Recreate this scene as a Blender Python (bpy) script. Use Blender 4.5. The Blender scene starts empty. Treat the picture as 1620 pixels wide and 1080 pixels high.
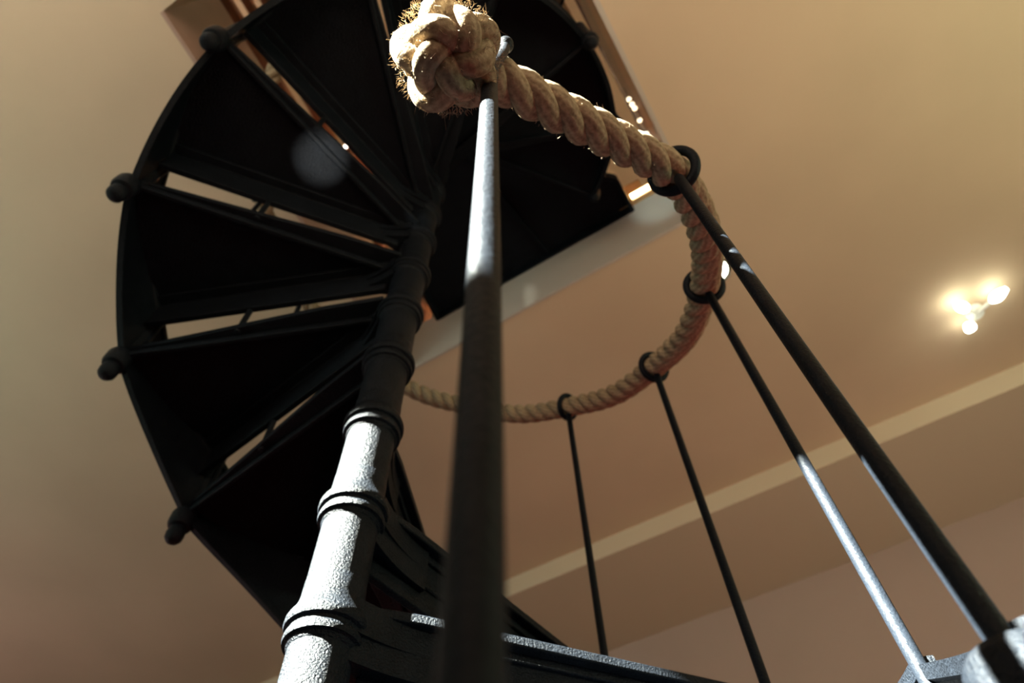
import bpy, math, random
from mathutils import Vector, Matrix
random.seed(7)
PI = math.pi
C = bpy.context.scene.collection
SC = bpy.context.scene

# ------------------------------------------------------------------ units
H = 0.21            # one stair rise in metres; lengths below are in rises unless noted
YAW = math.radians(29.5)
ZF = 0.9            # camera height over the floor, in rises
COL = (-1.25925, 3.81040)      # column axis in the camera's own ground frame (x right, y forward)
def room(x, y, z):
    """camera ground frame (rises) -> room coordinates in metres (column axis at 0,0, floor at 0)"""
    x -= COL[0]; y -= COL[1]
    c, s = math.cos(YAW), math.sin(YAW)
    return Vector(((c*x - s*y)*H, (s*x + c*y)*H, (z + ZF)*H))

# ------------------------------------------------------------------ camera
F = 1065.36; VX, VY = 782.78, -134.55         # focal length and zenith point, in pixels of a 1620x1080 frame
zc = Vector((VX-810, -(VY-540), -F)).normalized()
fw = Vector((0, 0, -1)); yc = (fw - fw.dot(zc)*zc).normalized(); xc = yc.cross(zc)
Rcam = Matrix((xc, yc, zc))                    # camera axes -> ground frame
Rw = Matrix.Rotation(YAW, 3, 'Z') @ Rcam
cam_d = bpy.data.cameras.new('camera'); cam = bpy.data.objects.new('camera', cam_d); C.objects.link(cam)
cam.matrix_world = Matrix.Translation(room(0, 0, 0)) @ Rw.to_4x4()
cam_d.sensor_width = 36; cam_d.lens = 36*F/1620; cam_d.clip_start = 0.01
cam_d.dof.use_dof = True; cam_d.dof.focus_distance = 0.74; cam_d.dof.aperture_fstop = 5.0
SC.camera = cam
CAM = cam.matrix_world.translation.copy()
def ray(u, v):
    return (Rw @ Vector((u-810, -(v-540), -F))).normalized()

# ------------------------------------------------------------------ light and exposure
vs = SC.view_settings
vs.view_transform = 'Standard'; vs.look = 'None'; vs.gamma = 1; vs.use_curve_mapping = False
vs.exposure = 0.0
SUN_AZ = math.radians(-144.3 + 29.5); SUN_EL = math.radians(36.3)
TOSUN = Vector((math.cos(SUN_EL)*math.cos(SUN_AZ), math.cos(SUN_EL)*math.sin(SUN_AZ), math.sin(SUN_EL)))
sd = bpy.data.lights.new('sun', 'SUN'); sun = bpy.data.objects.new('sun', sd); C.objects.link(sun)
sd.energy = 270; sd.angle = math.radians(0.6); sd.color = (0.96, 1.0, 0.88)
sun.rotation_euler = (-TOSUN).to_track_quat('-Z', 'Y').to_euler(); sun.location = (0, -6, 6)
w = bpy.data.worlds.new('sky'); SC.world = w; w.use_nodes = True
bg = w.node_tree.nodes['Background']; bg.inputs[0].default_value = (0.76, 1.0, 1.0, 1); bg.inputs[1].default_value = 1.5
def area(name, loc, size, direction, energy, color):
    l = bpy.data.lights.new(name, 'AREA'); o = bpy.data.objects.new(name, l); C.objects.link(o)
    l.shape = 'RECTANGLE'; l.size, l.size_y = size; l.energy = energy; l.color = color
    o.location = loc; o.rotation_euler = Vector(direction).to_track_quat('-Z', 'Z').to_euler()
    return o
NB = -9.69*H                                   # the wall with the sun's window, behind the camera
area('fill_back', (6.2*H, NB+0.03, 8.2*H), (5.5*H, 9.0*H), (0, 1, 0.6), 42, (1.0, 0.76, 0.56))  # added fill for the ceiling, set at a made-up opening
area('fill_right', (15.5*H-0.03, 1.5*H, 8.5*H), (8.0*H, 8.0*H), (-1, 0, 0.45), 54, (0.88, 1.0, 0.66))  # added fill from the right, greenish to tint the ceiling
area('fill_corner', (-13.5*H, NB+0.03, 8.2*H), (6.0*H, 8.5*H), (0, 1, 0.7), 38, (0.64, 1.0, 0.86))  # added fill for the near left of the ceiling
area('fill_side', (-26.5*H+0.03, -1.5*H, 8.0*H), (9.0*H, 9.0*H), (1, 0, 0.35), 36, (0.90, 0.62, 0.66))  # added fill for the left of the ceiling, tinted pink
area('fill_upstairs', (-3*H, NB+0.03, 22*H), (14*H, 7*H), (0, 1, 0.1), 8, (1.0, 0.92, 0.75))  # added fill lamp for the upper room

# ------------------------------------------------------------------ helpers
class MB:
    def __init__(s): s.v = []; s.f = []; s.uv = []
    def add(s, vs, fs, uvs=None):
        o = len(s.v); s.v += [tuple(p) for p in vs]
        for k, f in enumerate(fs):
            s.f.append([o+i for i in f])
            s.uv.append(uvs[k] if uvs else [(0, 0)]*len(f))
    def box(s, lo, hi):
        x0, y0, z0 = lo; x1, y1, z1 = hi
        s.add([(x0,y0,z0),(x1,y0,z0),(x1,y1,z0),(x0,y1,z0),(x0,y0,z1),(x1,y0,z1),(x1,y1,z1),(x0,y1,z1)],
              [(0,3,2,1),(4,5,6,7),(0,1,5,4),(1,2,6,5),(2,3,7,6),(3,0,4,7)])
    def prism(s, poly, z0, z1):
        n = len(poly)
        s.add([(x,y,z0) for x,y in poly]+[(x,y,z1) for x,y in poly],
              [tuple(range(n-1,-1,-1)), tuple(range(n,2*n))]+[(i,(i+1)%n,n+(i+1)%n,n+i) for i in range(n)])
    def lathe(s, prof, n=40, cx=0, cy=0, closed=False):
        m = len(prof); vs = []
        for r, z in prof:
            for k in range(n):
                a = 2*PI*k/n; vs.append((cx+r*math.cos(a), cy+r*math.sin(a), z))
        fs = [(i*n+k, i*n+(k+1)%n, (i+1)*n+(k+1)%n, (i+1)*n+k) for i in range(m-1) for k in range(n)]
        if not closed: fs += [tuple(range(n-1,-1,-1)), tuple((m-1)*n+k for k in range(n))]
        s.add(vs, fs)
    def tube(s, pts, r, n=10, closed=False, uvk=1.0):
        pts = [Vector(p) for p in pts]; m = len(pts)
        rr = r if isinstance(r, (list, tuple)) else [r]*m
        tang = []
        for i in range(m):
            a = pts[(i-1) % m] if (closed or i > 0) else pts[0]
            b = pts[(i+1) % m] if (closed or i < m-1) else pts[-1]
            t = (b-a); tang.append(t.normalized() if t.length > 1e-12 else Vector((0,0,1)))
        t0 = tang[0]; up = Vector((0,0,1)) if abs(t0.z) < .9 else Vector((1,0,0))
        nrm = (up - up.dot(t0)*t0).normalized(); ns = [nrm]
        for i in range(1, m):
            nrm = nrm - nrm.dot(tang[i])*tang[i]; nrm.normalize(); ns.append(nrm)
        vs = []; L = [0.0]
        for i in range(m):
            if i: L.append(L[-1]+(pts[i]-pts[i-1]).length)
            b = tang[i].cross(ns[i])
            for k in range(n):
                a = 2*PI*k/n; vs.append(pts[i]+rr[i]*(math.cos(a)*ns[i]+math.sin(a)*b))
        fs = []; uvs = []
        for i in range(m if closed else m-1):
            j = (i+1) % m
            l1 = L[j] if j else L[-1]+(pts[0]-pts[-1]).length
            for k in range(n):
                fs.append((i*n+k, i*n+(k+1)%n, j*n+(k+1)%n, j*n+k))
                uvs.append([(L[i]*uvk, k/n), (L[i]*uvk, (k+1)/n), (l1*uvk, (k+1)/n), (l1*uvk, k/n)])
        if not closed:
            fs.append(tuple(range(n-1,-1,-1))); uvs.append([(0,0)]*n)
            fs.append(tuple((m-1)*n+k for k in range(n))); uvs.append([(0,0)]*n)
        s.add(vs, fs, uvs)
    def build(s, name, mat, parent=None, smooth=True, scale=H, bevel=0.0, label=None, loc=None):
        me = bpy.data.meshes.new(name)
        me.from_pydata([(x*scale, y*scale, z*scale) for x, y, z in s.v], [], s.f)
        uvl = me.uv_layers.new(name='UVMap'); i = 0
        for f in s.uv:
            for c in f: uvl.data[i].uv = c; i += 1
        me.materials.append(mat); me.validate(); me.update()
        o = bpy.data.objects.new(name, me); C.objects.link(o)
        if smooth:
            for p in me.polygons: p.use_smooth = True
            me.set_sharp_from_angle(angle=math.radians(38))
        if bevel:
            b = o.modifiers.new('bevel', 'BEVEL'); b.width = bevel*scale; b.segments = 2; b.limit_method = 'ANGLE'; b.angle_limit = math.radians(40)
        if parent: o.parent = parent
        if loc: o.location = loc
        if label: o['label'] = label
        return o
def thing(name, loc, label, cat, group=None):
    o = bpy.data.objects.new(name, None); C.objects.link(o); o.location = loc; o.empty_display_size = .05
    o['label'] = label; o['category'] = cat
    if group: o['group'] = group
    return o
def struct(mb, name, mat, label=None, cat=None, **k):
    o = mb.build(name, mat, smooth=False, **k); o['kind'] = 'structure'
    if label: o['label'] = label
    if cat: o['category'] = cat
    return o

# ------------------------------------------------------------------ materials
def mat(name, color, rough=.6, metal=0.0, spec=.5, vary=0.0, vscale=4.0, bump=0.0, bscale=60.0, emit=None, estr=0.0, dark=None):
    m = bpy.data.materials.new(name); m.use_nodes = True; nt = m.node_tree; b = nt.nodes['Principled BSDF']
    b.inputs['Base Color'].default_value = (*color, 1); b.inputs['Roughness'].default_value = rough
    b.inputs['Metallic'].default_value = metal; b.inputs['Specular IOR Level'].default_value = spec
    tc = nt.nodes.new('ShaderNodeTexCoord')
    if vary:
        n = nt.nodes.new('ShaderNodeTexNoise'); n.inputs['Scale'].default_value = vscale; n.inputs['Detail'].default_value = 5
        r = nt.nodes.new('ShaderNodeValToRGB'); d = dark or tuple(c*(1-vary) for c in color)
        r.color_ramp.elements[0].position = .35; r.color_ramp.elements[0].color = (*d, 1)
        r.color_ramp.elements[1].position = .65; r.color_ramp.elements[1].color = (*color, 1)
        nt.links.new(tc.outputs['Object'], n.inputs['Vector']); nt.links.new(n.outputs['Fac'], r.inputs['Fac'])
        nt.links.new(r.outputs['Color'], b.inputs['Base Color'])
    if bump:
        n2 = nt.nodes.new('ShaderNodeTexNoise'); n2.inputs['Scale'].default_value = bscale; n2.inputs['Detail'].default_value = 6
        bp = nt.nodes.new('ShaderNodeBump'); bp.inputs['Strength'].default_value = bump; bp.inputs['Distance'].default_value = .004
        nt.links.new(tc.outputs['Object'], n2.inputs['Vector']); nt.links.new(n2.outputs['Fac'], bp.inputs['Height'])
        nt.links.new(bp.outputs['Normal'], b.inputs['Normal'])
    if emit:
        b.inputs['Emission Color'].default_value = (*emit, 1); b.inputs['Emission Strength'].default_value = estr
    return m
M_IRON = mat('black_painted_cast_iron', (.0058, .0075, .0108), .42, 0, .10, .35, 30, .85, 300)
M_ROD = mat('black_painted_steel_rod', (.0062, .0080, .0115), .45, 0, .07, .25, 40, .35, 300)
M_PLASTER = mat('cream_ceiling_plaster', (.62, .47, .33), .9, 0, .2, .14, .9, .05, 30)
M_WALL = mat('pinkish_wall_plaster', (.44, .33, .28), .9, 0, .2, .05, 1.5)
M_BULK = mat('cream_painted_cornice', (.60, .50, .36), .85, 0, .2)
M_WHITE = mat('white_gloss_trim', (.50, .44, .38), .5, 0, .4, .06, 3)
M_WOOD = mat('reddish_varnished_wood', (.20, .070, .035), .35, 0, .5, .45, 9)
M_BOARD = mat('pinkish_brown_board', (.40, .26, .20), .6, 0, .3, .12, 6)
M_DARKWOOD = mat('dark_brown_stained_wood', (.034, .013, .010), .35, 0, .5, .4, 9)
M_NOSE = mat('golden_varnished_oak', (.50, .26, .10), .35, 0, .5, .3, 9)
M_FLOOR = mat('dark_red_oak_floor', (.078, .0055, .0044), .55, 0, .3, .3, 3)
M_ADDED_BLIND = mat('added_pale_blind', (.7, .7, .62), .9)  # unseen blinds added behind the fill lamps
M_GLOW = mat('glowing_lamp_glass', (1, 1, .95), .4, emit=(.93, 1, .82), estr=13)
M_LAMPM = mat('white_lamp_enamel', (.8, .8, .75), .4)
M_BEAD = mat('glowing_fairy_bulb', (1, .9, .7), .4, emit=(1, .85, .6), estr=2.5)
M_WIRE = mat('dark_lamp_wire', (.03, .02, .02), .6)
def rope_mat(name, base, dark, yarns, twist):
    m = bpy.data.materials.new(name); m.use_nodes = True; nt = m.node_tree; b = nt.nodes['Principled BSDF']
    b.inputs['Roughness'].default_value = .95; b.inputs['Specular IOR Level'].default_value = .1
    uv = nt.nodes.new('ShaderNodeUVMap'); uv.uv_map = 'UVMap'
    sep = nt.nodes.new('ShaderNodeSeparateXYZ'); nt.links.new(uv.outputs['UV'], sep.inputs[0])
    a = nt.nodes.new('ShaderNodeMath'); a.operation = 'MULTIPLY'; a.inputs[1].default_value = twist; nt.links.new(sep.outputs['X'], a.inputs[0])
    c = nt.nodes.new('ShaderNodeMath'); c.operation = 'MULTIPLY_ADD'; c.inputs[1].default_value = 2*PI*yarns
    nt.links.new(sep.outputs['Y'], c.inputs[0]); nt.links.new(a.outputs[0], c.inputs[2])
    s = nt.nodes.new('ShaderNodeMath'); s.operation = 'SINE'; nt.links.new(c.outputs[0], s.inputs[0])
    tc = nt.nodes.new('ShaderNodeTexCoord'); n = nt.nodes.new('ShaderNodeTexNoise'); n.inputs['Scale'].default_value = 180; n.inputs['Detail'].default_value = 6
    nt.links.new(tc.outputs['Object'], n.inputs['Vector'])
    mx = nt.nodes.new('ShaderNodeMath'); mx.operation = 'MULTIPLY_ADD'; mx.inputs[1].default_value = .12; nt.links.new(s.outputs[0], mx.inputs[0]); nt.links.new(n.outputs['Fac'], mx.inputs[2])
    r = nt.nodes.new('ShaderNodeValToRGB'); r.color_ramp.elements[0].position = .22; r.color_ramp.elements[0].color = (*dark, 1)
    r.color_ramp.elements[1].position = .72; r.color_ramp.elements[1].color = (*base, 1)
    nt.links.new(mx.outputs[0], r.inputs['Fac']); nt.links.new(r.outputs['Color'], b.inputs['Base Color'])
    bp = nt.nodes.new('ShaderNodeBump'); bp.inputs['Strength'].default_value = .7; bp.inputs['Distance'].default_value = .002
    nt.links.new(mx.outputs[0], bp.inputs['Height']); nt.links.new(bp.outputs['Normal'], b.inputs['Normal'])
    return m
M_ROPE = rope_mat('natural_hemp_rope', (.34, .26, .165), (.17, .115, .07), 9, 160)
M_FIBRE = mat('loose_hemp_fibre', (.40, .31, .21), .9, 0, .1)

# ------------------------------------------------------------------ the room (x along the window wall, y away from it)
ZC, ZU = 13.0+ZF, 15.1+ZF          # underside of the ceiling, floor level upstairs
XL, XR, YB, YF = -26.5, 15.5, -9.69, 15.4
OX0, OX1, OY0, OY1 = -2.72, 3.85, -4.50, 3.92     # stair opening
sv = Vector((TOSUN.x, TOSUN.y, TOSUN.z))
def on_window_wall(x, y, z):       # follow the sun's ray back to the window wall (rises)
    t = (YB - y)/sv.y
    return x+sv.x*t, z+sv.z*t
LINT = ZC-.03
b1p = room(-.056, .73, 1.40)/H; SILL = on_window_wall(*b1p)[1]
m = MB(); m.box((XL-1, YB-1, -.5), (XR+1, YF+1, 0)); struct(m, 'floor', M_FLOOR)
m = MB()
OXF = -3.72                                        # the left side of the opening runs slightly askew
m.prism([(XL-1, YB-1), (OX0, YB-1), (OX0, OY0), (OXF, OY1), (OXF, YF+1), (XL-1, YF+1)], ZC, ZU)
m.box((OX1, YB-1, ZC), (XR+1, YF+1, ZU)); m.box((OX0, YB-1, ZC), (OX1, OY0, ZU)); m.box((OXF, OY1, ZC), (OX1, YF+1, ZU))
struct(m, 'ceiling', M_PLASTER)
m = MB(); WS = (-6.0, 3.0, 3.5, 12.5)
for lo, hi in (((YB-1, 0), (WS[0], ZC)), ((WS[1], 0), (YF+1, ZC)), ((WS[0], 0), (WS[1], WS[2])), ((WS[0], WS[3]), (WS[1], ZC))): m.box((XL-1, lo[0], lo[1]), (XL, hi[0], hi[1]))
struct(m, 'wall_left', M_WALL)
WR = (-2.5, 5.5, 4.3, 12.6); m = MB()
for lo, hi in (((YB-1, 0), (WR[0], ZC)), ((WR[1], 0), (YF+1, ZC)), ((WR[0], 0), (WR[1], WR[2])), ((WR[0], WR[3]), (WR[1], ZC))): m.box((XR, lo[0], lo[1]), (XR+1, hi[0], hi[1]))
struct(m, 'wall_right', M_WALL)
m = MB(); m.box((XL, YF, 0), (XR, YF+1, ZC)); struct(m, 'wall_far', M_WALL)
m = MB(); m.box((XL, 11.47, 12.40+ZF), (XR, YF, ZC)); struct(m, 'trim_7', M_BULK)
def wall_with_holes(name, z0, z1, holes, mt):
    m = MB(); x = XL
    for (a, b, c, d) in sorted(holes):
        m.box((x, YB-.7, z0), (a, YB, z1)); m.box((a, YB-.7, z0), (b, YB, c)); m.box((a, YB-.7, d), (b, YB, z1)); x = b
    m.box((x, YB-.7, z0), (XR, YB, z1)); struct(m, name, mt)
W0 = (-16.5, -10.5, 3.8, 12.4); W1 = (-6.6, 0.9, SILL, LINT); W2 = (3.4, 9.0, 3.6, 12.6)
wall_with_holes('wall_back', 0, ZC, [W0, W1, W2], M_WALL)
def window(name, a, b, c, d):
    m = MB(); t = .25
    m.box((a, YB-.6, c), (a+t, YB-.3, d)); m.box((b-t, YB-.6, c), (b, YB-.3, d))
    m.box((a+t, YB-.6, c), (b-t, YB-.3, c+.02)); m.box((a+t, YB-.6, d-.02), (b-t, YB-.3, d))
    struct(m, name, M_WHITE)
window('window_1', *W1)
# added unseen blinds keep sun out of openings made for the fill lamps
def added_blind(name, lo, hi):
    m = MB(); m.box(lo, hi); struct(m, name, M_ADDED_BLIND)
added_blind('added_blind_2', (W0[0], YB-.35, W0[2]), (W0[1], YB-.25, W0[3])); added_blind('added_blind_3', (W2[0], YB-.35, W2[2]), (W2[1], YB-.25, W2[3]))
added_blind('added_blind_4', (XL-.35, WS[0], WS[2]), (XL-.25, WS[1], WS[3])); added_blind('added_blind_5', (XR+.25, WR[0], WR[2]), (XR+.35, WR[1], WR[3]))
# upstairs
ZT = 32.0
UP = on_window_wall(3.0, OY1-.12, ZU+.12)[1]
W3 = (-9.0, -2.2, UP, UP+2.5)
wall_with_holes('wall_upper_back', ZU, ZT, [W3], M_WALL)
m = MB(); m.box((XL-1, YB-1, ZT), (XR+1, YF+1, ZT+.5)); struct(m, 'ceiling_upper', M_PLASTER)
m = MB(); m.box((XL-1, YB-1, ZU), (XL, YF+1, ZT)); struct(m, 'wall_upper_left', M_WALL)
m = MB(); m.box((XR, YB-1, ZU), (XR+1, YF+1, ZT)); struct(m, 'wall_upper_right', M_WALL)
m = MB(); m.box((XL, YF, ZU), (XR, YF+1, ZT)); struct(m, 'wall_upper_far', M_WALL)
# linings of the opening
m = MB(); m.box((OXF, OY1-.06, ZC-.02), (OX1, OY1, ZU-.1)); struct(m, 'trim_1', M_WHITE)
m = MB(); m.prism([(OX0, OY0), (OX0+.07, OY0), (OXF+.07, OY1-.06), (OXF, OY1-.06)], ZC-.02, ZU+.55); struct(m, 'trim_2', M_BOARD)
m = MB(); m.box((OX1-.06, OY0, ZC+.16), (OX1, OY1-.06, ZU+.6)); struct(m, 'trim_3', M_WOOD)
m = MB(); m.box((OX1-.09, OY0, ZC-.02), (OX1, OY1-.06, ZC+.16)); struct(m, 'trim_4', M_WHITE)
m = MB(); m.box((2.35, OY1-.12, ZU-.12), (OX1, OY1+.5, ZU+.40)); struct(m, 'trim_5', M_NOSE)
def at_y(u, v, y):
    d = ray(u, v); t = (y*H-CAM.y)/d.y; return (CAM+d*t)/H
qa, qb = at_y(963, 313, OY1+.55), at_y(1012, 288, OY1+.55)
m = MB(); m.box((qa.x, OY1+.5, ZU+.2), (qb.x, OY1+.75, max(qa.z, qb.z))); struct(m, 'trim_6', M_NOSE)

# ------------------------------------------------------------------ spiral staircase
TOP = 0.76; A0 = math.radians(-39.25); DA = PI/6; RP = 3.306; RO = 3.37
stair = thing('spiral_staircase', (0, 0, 0), 'black cast-iron spiral staircase winding up round a central column into the ceiling opening', 'staircase')
m = MB(); m.lathe([(.205, 0), (.205, 17.2)], 40); m.build('central_column', M_IRON, stair)
def tread_parts():
    m = MB(); w = .10; n = 14; am = DA
    r0 = .18
    pts = [(r0, -.05), (.36, -.085)]
    for k in range(n+1):
        a = (am-.004)*k/n
        pts += [(RO*math.cos(a), RO*math.sin(a))] if k else [(.6, -w), (RO, -w)]
    # rear edge parallel to the radius at DA
    ux, uy = math.cos(am), math.sin(am)
    pts.append((2.0*ux - .08*uy, 2.0*uy + .08*ux)); pts.append((.9*ux - .16*uy, .9*uy + .16*ux)); pts.append((r0*ux - .18*uy, r0*uy + .18*ux))
    m.prism(pts, -.075, 0)
    # front apron with moulding lines
    def strip(y0, y1, z0, z1, ra=.25, rb=3.30): m.box((ra, y0, z0), (rb, y1, z1))
    strip(.02, .06, -.56, -.07)
    strip(.0, .075, -.60, -.53); strip(-.015, .07, -.14, -.07); strip(.05, .18, -.13, -.07)
    m.tube([(.25, .02, -.36), (3.30, .02, -.36)], .03, 8)
    # rear rib and ribs under the plate
    def rib(a, ra, rb, t, z0, off=0.0):
        ux, uy = math.cos(a), math.sin(a); px, py = -uy, ux
        P = [(ra*ux+(off-t)*px, ra*uy+(off-t)*py), (rb*ux+(off-t)*px, rb*uy+(off-t)*py), (rb*ux+(off+t)*px, rb*uy+(off+t)*py), (ra*ux+(off+t)*px, ra*uy+(off+t)*py)]
        m.prism(P, z0, -.07)
    rib(am, .25, 3.3, .03, -.17, -.05)
    pm = MB(); pm.v, pm.f, pm.uv = m.v, m.f, m.uv
    # stud that ties the rear edge to the next tread
    m.lathe([(.035, -.1), (.035, .55)], 10, 1.95*ux-.03*uy, 1.95*uy+.03*ux)
    cd, sd_ = math.cos(math.radians(2.2)), math.sin(math.radians(2.2))     # the plates sit a little past the posts
    m.v = [(x*cd-y*sd_, x*sd_+y*cd, z) for x, y, z in m.v]
    return m
def hub():
    m = MB()
    prof = [(.19, .16), (.208, .12), (.210, .0), (.216, -.05), (.232, -.10), (.254, -.14), (.266, -.17), (.268, -.205), (.260, -.225),
            (.236, -.235), (.234, -.26), (.248, -.275), (.252, -.30), (.246, -.325), (.222, -.335), (.212, -.36), (.19, -.38)]
    m.lathe(prof, 48)
    # the flared web that carries the hub into the tread
    P = []
    for k in range(9):
        t = k/8; P.append((.14+.66*t, -.165*(1-t)**2.0-.005))
    for k in range(8, -1, -1):
        t = k/8; P.append((.14+.66*t, .17*(1-t)**2.0+.06))
    m.prism(P, -.26, -.03); m.prism([(x, y*.8) for x, y in P], -.44, -.26)
    return m
def panel(pa, pb, pc_):
    m = MB(); n = 18; vs = []; fs = []
    ri, ro = RP+.015, RO
    for k in range(n+1):
        t = k/n; a = DA*t; s = math.sin(PI*t)
        zt = pa + pb*t - pc_*s; zb = -1.27 + t + .10*s
        c, q = math.cos(a), math.sin(a)
        rim = .08
        prof = [(ri-.03, zt), (ro+.03, zt), (ro+.03, zt-rim), (ro, zt-rim-.02), (ro, zb+rim), (ro+.012, zb+rim-.02), (ro+.012, zb), (ri-.012, zb), (ri-.012, zb+rim-.02), (ri, zb+rim), (ri, zt-rim-.02), (ri-.03, zt-rim)]
        vs += [(r*c, r*q, z) for r, z in prof]
    p = 12
    for i in range(n):
        for k in range(p):
            fs.append((i*p+k, i*p+(k+1) % p, (i+1)*p+(k+1) % p, (i+1)*p+k))
    fs.append(tuple(range(p))); fs.append(tuple(n*p+k for k in range(p-1, -1, -1)))
    m.add(vs, fs); return m
def bolt():
    m = MB()
    ca, sa = math.cos(math.radians(1.3)), math.sin(math.radians(1.3))
    m.lathe([(.03, -1.545), (.07, -1.53), (.098, -1.49), (.105, -1.43), (.095, -1.37), (.085, -1.345), (.125, -1.33), (.142, -1.29), (.144, -1.16), (.125, -1.10)], 24, 3.395*ca, 3.395*sa)
    m.lathe([(.09, -1.20), (.10, -1.10), (.10, -.02)], 24, 3.385, .03)
    return m
tm, hm, pm_, bm_ = tread_parts(), hub(), panel(-.18, 1.0, .10), bolt()
low_panels = []
for pq in ((.2, .95, .06), (.28, .84, .02), (.16, .66, .14)):        # the panels nearest the foot of the stair
    _o = panel(*pq).build('outer_panel', M_IRON); low_panels.append(_o.data); bpy.data.objects.remove(_o)
NT = 15
proto = None
for i in range(NT):
    if proto is None:
        tr = tm.build('tread', M_IRON, stair, smooth=True, bevel=.022)
        subs = [hm.build('hub_collar', M_IRON, tr), pm_.build('outer_panel', M_IRON, tr), bm_.build('bolt_post', M_IRON, tr)]
        proto = tr, subs; t = tr
    else:
        t = proto[0].copy(); C.objects.link(t); t.parent = stair
        for s_ in proto[1]:
            q = s_.copy(); C.objects.link(q); q.parent = t
    if i < 3:
        k_ = [c for c in (subs if i == 0 else t.children) if c.name.startswith('outer_panel')][0]
        if i == 0: std_panel = k_.data
        k_.data = low_panels[i]
    if i >= 3:
        for c in t.children:
            if c.name.startswith('outer_panel'): c.data = std_panel
    t.location = (0, 0, (TOP+i)*H); t.rotation_euler = (0, 0, A0+DA*i)
# landing
aL = A0+DA*15
m = MB()
ul = (math.cos(aL), math.sin(aL)); pl = (-ul[1], ul[0])
poly = [(.2*ul[0]-.06*pl[0], .2*ul[1]-.06*pl[1]), (RO*ul[0]-.06*pl[0], RO*ul[1]-.06*pl[1]), (2.62, 3.0), (2.62, OY1-.07), (-2.85, OY1-.07), (-2.6, 2.3), (-.15, .15)]
m.prism(poly, 16.0-.1, 16.0)
def bar(p, q, t, z0, z1):
    d = (Vector(q)-Vector(p)).normalized(); nn = Vector((-d.y, d.x))*t
    p, q = Vector(p), Vector(q)
    m.prism([tuple(p-nn), tuple(q-nn), tuple(q+nn), tuple(p+nn)], z0, z1)
for a, b in ((poly[1], poly[2]), (poly[2], poly[3]), (poly[3], poly[4]), (poly[4], poly[5])): bar(a, b, .04, 15.55, 15.9)
bar(poly[0], poly[1], .03, 15.5, 15.9); bar((0, .3), (0.4, 3.8), .03, 15.7, 15.9)
m.build('landing', M_IRON, stair, bevel=.012)
m = hub(); o = m.build('hub_collar', M_IRON, stair); o.location = (0, 0, 16*H)
m = bolt(); o = m.build('bolt_post', M_IRON, stair); o.location = (0, 0, 16*H); o.rotation_euler = (0, 0, aL)

# balusters with a ring for the rope
EYE = 4.286
def tang(j):
    a = A0+DA*j
    return Vector((-math.sin(a)*RP*DA, math.cos(a)*RP*DA, 1.0)).normalized()
slope = math.atan2(1.0, RP*DA)
# the first post ends in a ball beside the knot
m = MB(); m.tube([(0, 0, 0), (0, 0, EYE-.5), (.005, .01, EYE-.1), (.04, .07, EYE+.30), (.05, .085, EYE+.52)], [.042, .042, .040, .030, .028], 18)
post = m.build('baluster', M_ROD, stair)
m = MB(); m.lathe([(.012, -.075), (.036, -.055), (.052, -.02), (.052, .02), (.036, .055), (.012, .068)], 20)
o = m.build('ball_finial', M_ROD, post); o.location = (.05*H, .085*H, (EYE+.57)*H)
post.location = (RP*math.cos(A0)*H, RP*math.sin(A0)*H, TOP*H); post.rotation_euler = (0, 0, A0)
bal = None
for j in range(1, NT+1):
    if bal is None:
        m = MB(); m.lathe([(.05, -.9), (.042, -.88), (.042, EYE-.20), (.036, EYE-.17)], 20)
        b = m.build('baluster', M_ROD, stair)
        m = MB()      # ring: normal along the rope, in the baluster's frame (x outward, y along the stair)
        pts = []
        for k in range(36):
            a = 2*PI*k/36; x = .178*math.cos(a); z = .178*math.sin(a)
            pts.append((x, -z*math.sin(slope), EYE+z*math.cos(slope)))
        m.tube(pts, .040, 12, closed=True)
        rg = m.build('rope_ring', M_ROD, b); bal = b, rg
        m = MB(); m.lathe([(.15, -.02), (.155, .10), (.145, .17), (.12, .20), (.03, .205)], 28); m.build('foot_collar', M_IRON, b)
    else:
        b = bal[0].copy(); C.objects.link(b); b.parent = stair
        r_ = bal[1].copy(); C.objects.link(r_); r_.parent = b
    a = A0+DA*j
    b.location = (RP*math.cos(a)*H, RP*math.sin(a)*H, (TOP+j)*H); b.rotation_euler = (0, 0, a)

# ------------------------------------------------------------------ rope handrail
def eye(j):
    a = A0+DA*j; return Vector((RP*math.cos(a), RP*math.sin(a), TOP+j+EYE))
rope_start = room(-.03, .90, 4.62)/H
def rope_c(j):
    if j < 1: return rope_start.lerp(eye(1), j)
    p = eye(j); f = j-math.floor(j)
    p.z -= .06*math.sin(PI*f)**2
    return p
knot_c = room(-.262, .588, 3.60)/H
e0 = eye(0)
line = []
N = 14*34
for k in range(N+1): line.append(rope_c(14*k/N))
for _ in range(12):
    for k in range(26, 44): line[k] = (line[k-1]+2*line[k]+line[k+1])/4
d0 = (line[0]-line[3]).normalized()
pre = []
for k in range(12):
    t = k/12.0
    a = knot_c*(1-t)**2 + (rope_start+d0*.35)*2*t*(1-t) + rope_start*t*t
    pre.append(a)
line = pre+line
rope = thing('rope_handrail', tuple(e0*H), 'thick twisted hemp rope threaded through rings on the stair posts, ending in a ball knot', 'rope')
base = e0.copy()
def rel(p): return p-base
# frames along the line
tg = []; 
for i in range(len(line)):
    a = line[max(i-1, 0)]; b = line[min(i+1, len(line)-1)]; tg.append((b-a).normalized())
nn = Vector((0,0,1)); nn = (nn-nn.dot(tg[0])*tg[0]).normalized(); fr = []
for i in range(len(line)):
    nn = (nn-nn.dot(tg[i])*tg[i]).normalized(); fr.append((nn.copy(), tg[i].cross(nn)))
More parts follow.
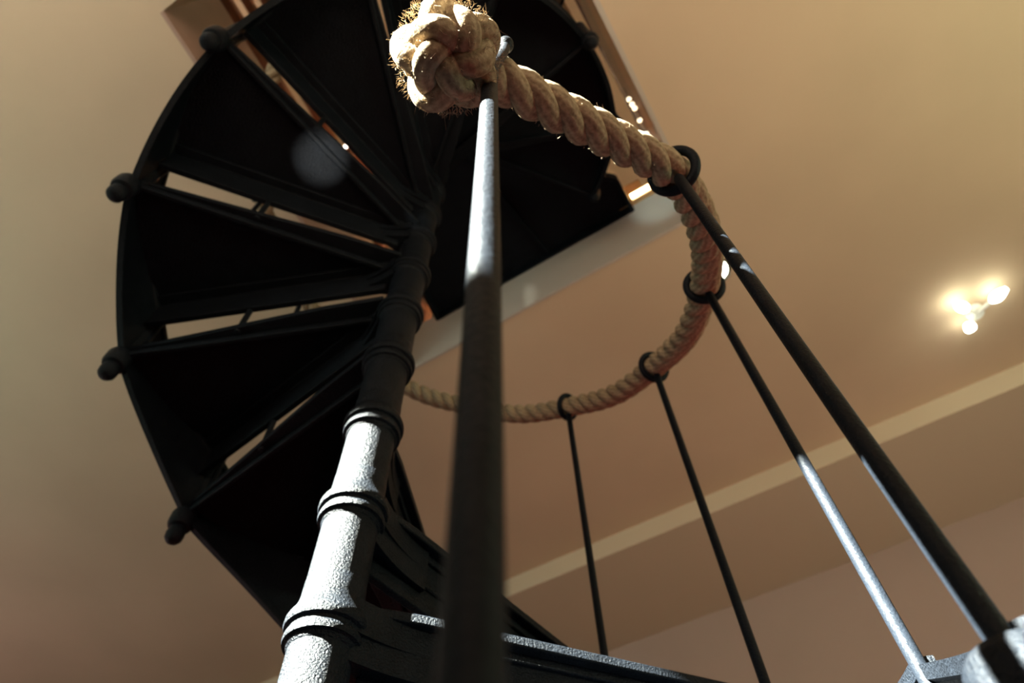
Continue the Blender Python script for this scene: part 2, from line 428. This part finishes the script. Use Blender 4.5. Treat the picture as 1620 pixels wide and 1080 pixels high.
# resample so that each turn has enough points
PITCH = .66; m = MB(); fib = MB(); S = [0.0]
for i in range(1, len(line)): S.append(S[-1]+(line[i]-line[i-1]).length)
M_ = int(S[-1]/PITCH*16)
def sample(s):
    lo = sample.k
    while lo < len(S)-2 and S[lo+1] < s: lo += 1
    sample.k = lo
    t = (s-S[lo])/(S[lo+1]-S[lo]+1e-9)
    return line[lo].lerp(line[lo+1], t), fr[lo][0].lerp(fr[lo+1][0], t).normalized(), fr[lo][1].lerp(fr[lo+1][1], t).normalized()
centres = []
sample.k = 0
for i in range(M_+1): centres.append((S[-1]*i/M_,)+sample(S[-1]*i/M_))
for st in range(3):
    pts = []
    for s, p, n1, b1 in centres:
        ph = 2*PI*s/PITCH+st*2*PI/3
        pts.append(rel(p+0.076*(math.cos(ph)*n1+math.sin(ph)*b1)))
    m.tube(pts, .079, 12, uvk=H)
m.build('rope', M_ROPE, rope)
# ball knot: a woven three-lead knot over a core
viewd = (knot_c*H-CAM).normalized()
ax = -(viewd); ax = (ax+Vector((0.12, 0, 0.1))).normalized()
ex = ax.orthogonal().normalized(); ey = ax.cross(ex)
KR = .187; KT = .072
m = MB(); pts = []
for k in range(600):
    t = 2*PI*k/600; lon = 4*t; lat = math.radians(70)*math.sin(5*t); r = KR+.030*math.cos(15*t)
    d = math.cos(lat)*(math.cos(lon)*ex+math.sin(lon)*ey)+math.sin(lat)*ax
    pts.append(rel(knot_c+d*r))
m.tube(pts, KT, 14, closed=True, uvk=H)
knot = m.build('ball_knot', M_ROPE, rope)
m = MB()
prof = [(.17*math.sin(PI*k/12)+1e-4, -.17*math.cos(PI*k/12)) for k in range(13)]
m.lathe(prof, 16); m.v = [tuple(rel(knot_c)+Vector(v)) for v in m.v]
m.build('knot_core', M_ROPE, knot)
# loose fibres
def fibre(p, d, L):
    q = p+d*L*.5+Vector([random.gauss(0, .12*L) for _ in range(3)]); e = p+d*L+Vector([random.gauss(0, .3*L) for _ in range(3)])
    fib.tube([p, q, e], [.0014, .0012, .0006], 3)
for _ in range(1400):
    d = Vector([random.gauss(0, 1) for _ in range(3)]).normalized()
    fibre(rel(knot_c+d*(.245+.03*random.random())), (d+Vector([random.gauss(0, .5) for _ in range(3)])).normalized(), abs(random.gauss(.010, .012))+.010)
for _ in range(900):
    i = int(len(centres)*.35*random.random()**1.5); s, p, n1, b1 = centres[i]; a = random.random()*2*PI
    d = math.cos(a)*n1+math.sin(a)*b1
    fibre(rel(p+d*.135), (d+Vector([random.gauss(0, .6) for _ in range(3)])).normalized(), abs(random.gauss(.01, .012))+.008)
o = fib.build('stray_fibres', M_FIBRE, rope); o['kind'] = 'stuff'

# ------------------------------------------------------------------ ceiling lamps
def at_z(u, v, z):
    d = ray(u, v); t = (z*H-CAM.z)/d.z; return (CAM+d*t)/H
zl = ZC-.35
pc, p1, p2, p3 = at_z(1540, 492, ZC), at_z(1590, 458, zl), at_z(1514, 482, zl), at_z(1531, 524, zl)
lamp = thing('ceiling_lamp', tuple(pc*H), 'three-armed ceiling lamp with glowing bulbs near the cornice', 'lamp')
m = MB(); m.lathe([(.02, -.16), (.16, -.14), (.2, -.05), (.2, 0)], 24); m.build('mount', M_LAMPM, lamp)
for q in (p1, p2, p3):
    v = q-pc; v0 = Vector((v.x*.12, v.y*.12, -.14)); m = MB()
    m.tube([v0, v0.lerp(v, .5), v0.lerp(v, .7)], .05, 10); arm = m.build('arm', M_LAMPM, lamp)
    d = (v-v0).normalized(); a = v0.lerp(v, .45); L = (v-a).length; ps = []; rs = []
    for k in range(9):
        t = k/8; ps.append(a+d*L*t*1.08); rs.append(0.05+.075*math.sin(PI*min(t, .98)**.8))
    m = MB(); m.tube(ps, rs, 14); m.build('bulb', M_GLOW, lamp)
pd = at_z(1131, 428, ZC)
dl = thing('ceiling_downlight', tuple(pd*H), 'small round downlight glowing in the ceiling beside the rope', 'lamp')
m = MB(); m.lathe([(.34, -.03), (.34, 0), (.27, 0), (.27, -.03)], 28, closed=True); m.build('rim', M_LAMPM, dl)
m = MB(); m.lathe([(.25, -.04), (.27, -.01)], 28); m.build('lens', M_GLOW, dl)
def point(name, loc, e, col, r=.05):
    l = bpy.data.lights.new(name, 'POINT'); o = bpy.data.objects.new(name, l); C.objects.link(o); l.energy = e; l.color = col; l.shadow_soft_size = r; o.location = loc
#point('ceiling_lamp_light', (pc.x*H, pc.y*H, (zl-.25)*H), 3.0, (1, .95, .75))

# added spot standing in for floor-reflected sunlight on the underside of one tread
gl = bpy.data.lights.new('added_glint_spot', 'SPOT'); go = bpy.data.objects.new('added_glint_spot', gl); C.objects.link(go)
gl.energy = 700; gl.color = (1, .95, .8); gl.spot_size = math.radians(4.6); gl.spot_blend = 1; gl.shadow_soft_size = .004
go.location = Vector((3.5, -3.25, .35))*H; gt = at_z(508, 250, TOP+8.9)*H
go.rotation_euler = (gt-go.location).to_track_quat('-Z', 'Y').to_euler()
def glint_spot(frm, to, e, deg, col):  # added spot for a reflected-sun patch on the opening's far lining
    l = bpy.data.lights.new('added_glint_spot', 'SPOT'); o = bpy.data.objects.new('added_glint_spot', l); C.objects.link(o)
    l.energy = e; l.color = col; l.spot_size = math.radians(deg); l.spot_blend = 1; l.shadow_soft_size = .004
    o.location = Vector(frm)*H; o.rotation_euler = (Vector(to)-Vector(frm)).to_track_quat('-Z', 'Y').to_euler()
glint_spot((4.3, -8, .3), (3.15, OY1-.06, ZU-.70), 420, 4.6, (.70, 1, .95))
glint_spot((1.5, -8.5, .3), (-.35, OY1-.06, ZC+.45), 200, 2.6, (.85, 1, .9))

# ------------------------------------------------------------------ guard rails round the opening upstairs
def rail(name, label, a, b, posts):
    a, b = Vector(a), Vector(b); d = (b-a).normalized(); nn = Vector((-d.y, d.x, 0))
    t = thing(name, (a.x*H, a.y*H, ZU*H), label, 'railing')
    def beam(z0, z1, th, nm):
        m = MB(); p = [(0, 0, 0), b-a]
        P = [Vector(p[0])-nn*th, Vector(p[1])-nn*th, Vector(p[1])+nn*th, Vector(p[0])+nn*th]
        m.prism([(q.x, q.y) for q in P], z0, z1); m.build(nm, M_WOOD, t, bevel=.02)
    beam(4.55, 4.9, .22, 'handrail'); beam(.5, .75, .12, 'bottom_rail')
    beam(1.7, 1.95, .1, 'middle_rail'); beam(2.9, 3.15, .1, 'middle_rail')
    for k in range(posts):
        q = (b-a)*k/(posts-1); m = MB(); m.box((q.x-.14, q.y-.14, 0), (q.x+.14, q.y+.14, 4.55)); m.build('post', M_WOOD, t, bevel=.02)
    return t
par = thing('wooden_parapet', (OX1*H, OY0*H, ZU*H), 'dark reddish wooden parapet along the right edge of the ceiling opening, hung with fairy lights', 'railing')
LP = OY1-OY0+.5
m = MB(); m.box((.02, 0, .6), (.14, LP, 5.6)); m.build('panel', M_DARKWOOD, par, bevel=.02)
m = MB(); m.box((-.05, 0, 5.6), (.24, LP, 5.9)); m.build('handrail', M_DARKWOOD, par, bevel=.03)
m = MB(); m.box((-.03, 0, 0), (.18, LP, .6)); m.build('bottom_rail', M_WOOD, par, bevel=.02)
px_ = OX1-.10
def at_x(u, v, x):
    d = ray(u, v); t = (x*H-CAM.x)/d.x; return (CAM+d*t)/H
bulbs = [at_x(u, v, px_) for u, v in ((995, 157), (1000, 165), (1004, 171), (1012, 190), (1023, 212), (1028, 221), (1032, 227))]
fl = thing('fairy_lights', tuple(bulbs[0]*H), 'short string of tiny fairy lights hanging on the wooden parapet above the rope', 'fairy lights')
m = MB(); m.tube([at_x(985, 138, px_)-bulbs[0]]+[q-bulbs[0] for q in bulbs]+[at_x(1040, 246, px_)-bulbs[0]], .015, 6); m.build('wire', M_WIRE, fl)
for q in bulbs:
    m = MB(); m.lathe([(.005, -.06), (.05, -.035), (.06, 0), (.05, .035), (.005, .06)], 12); o = m.build('bulb', M_BEAD, fl); o.location = (q-bulbs[0])*H
rail('wooden_railing', 'reddish wooden guard rail along the left edge of the ceiling opening', (OX0-.25, OY0-.25, 0), (OXF-.25, OY1+.6, 0), 3)
rail('wooden_railing', 'reddish wooden guard rail with open bars at the window side of the ceiling opening', (OX0+.15, OY0-.25, 0), (OX1-.1, OY0-.25, 0), 3)
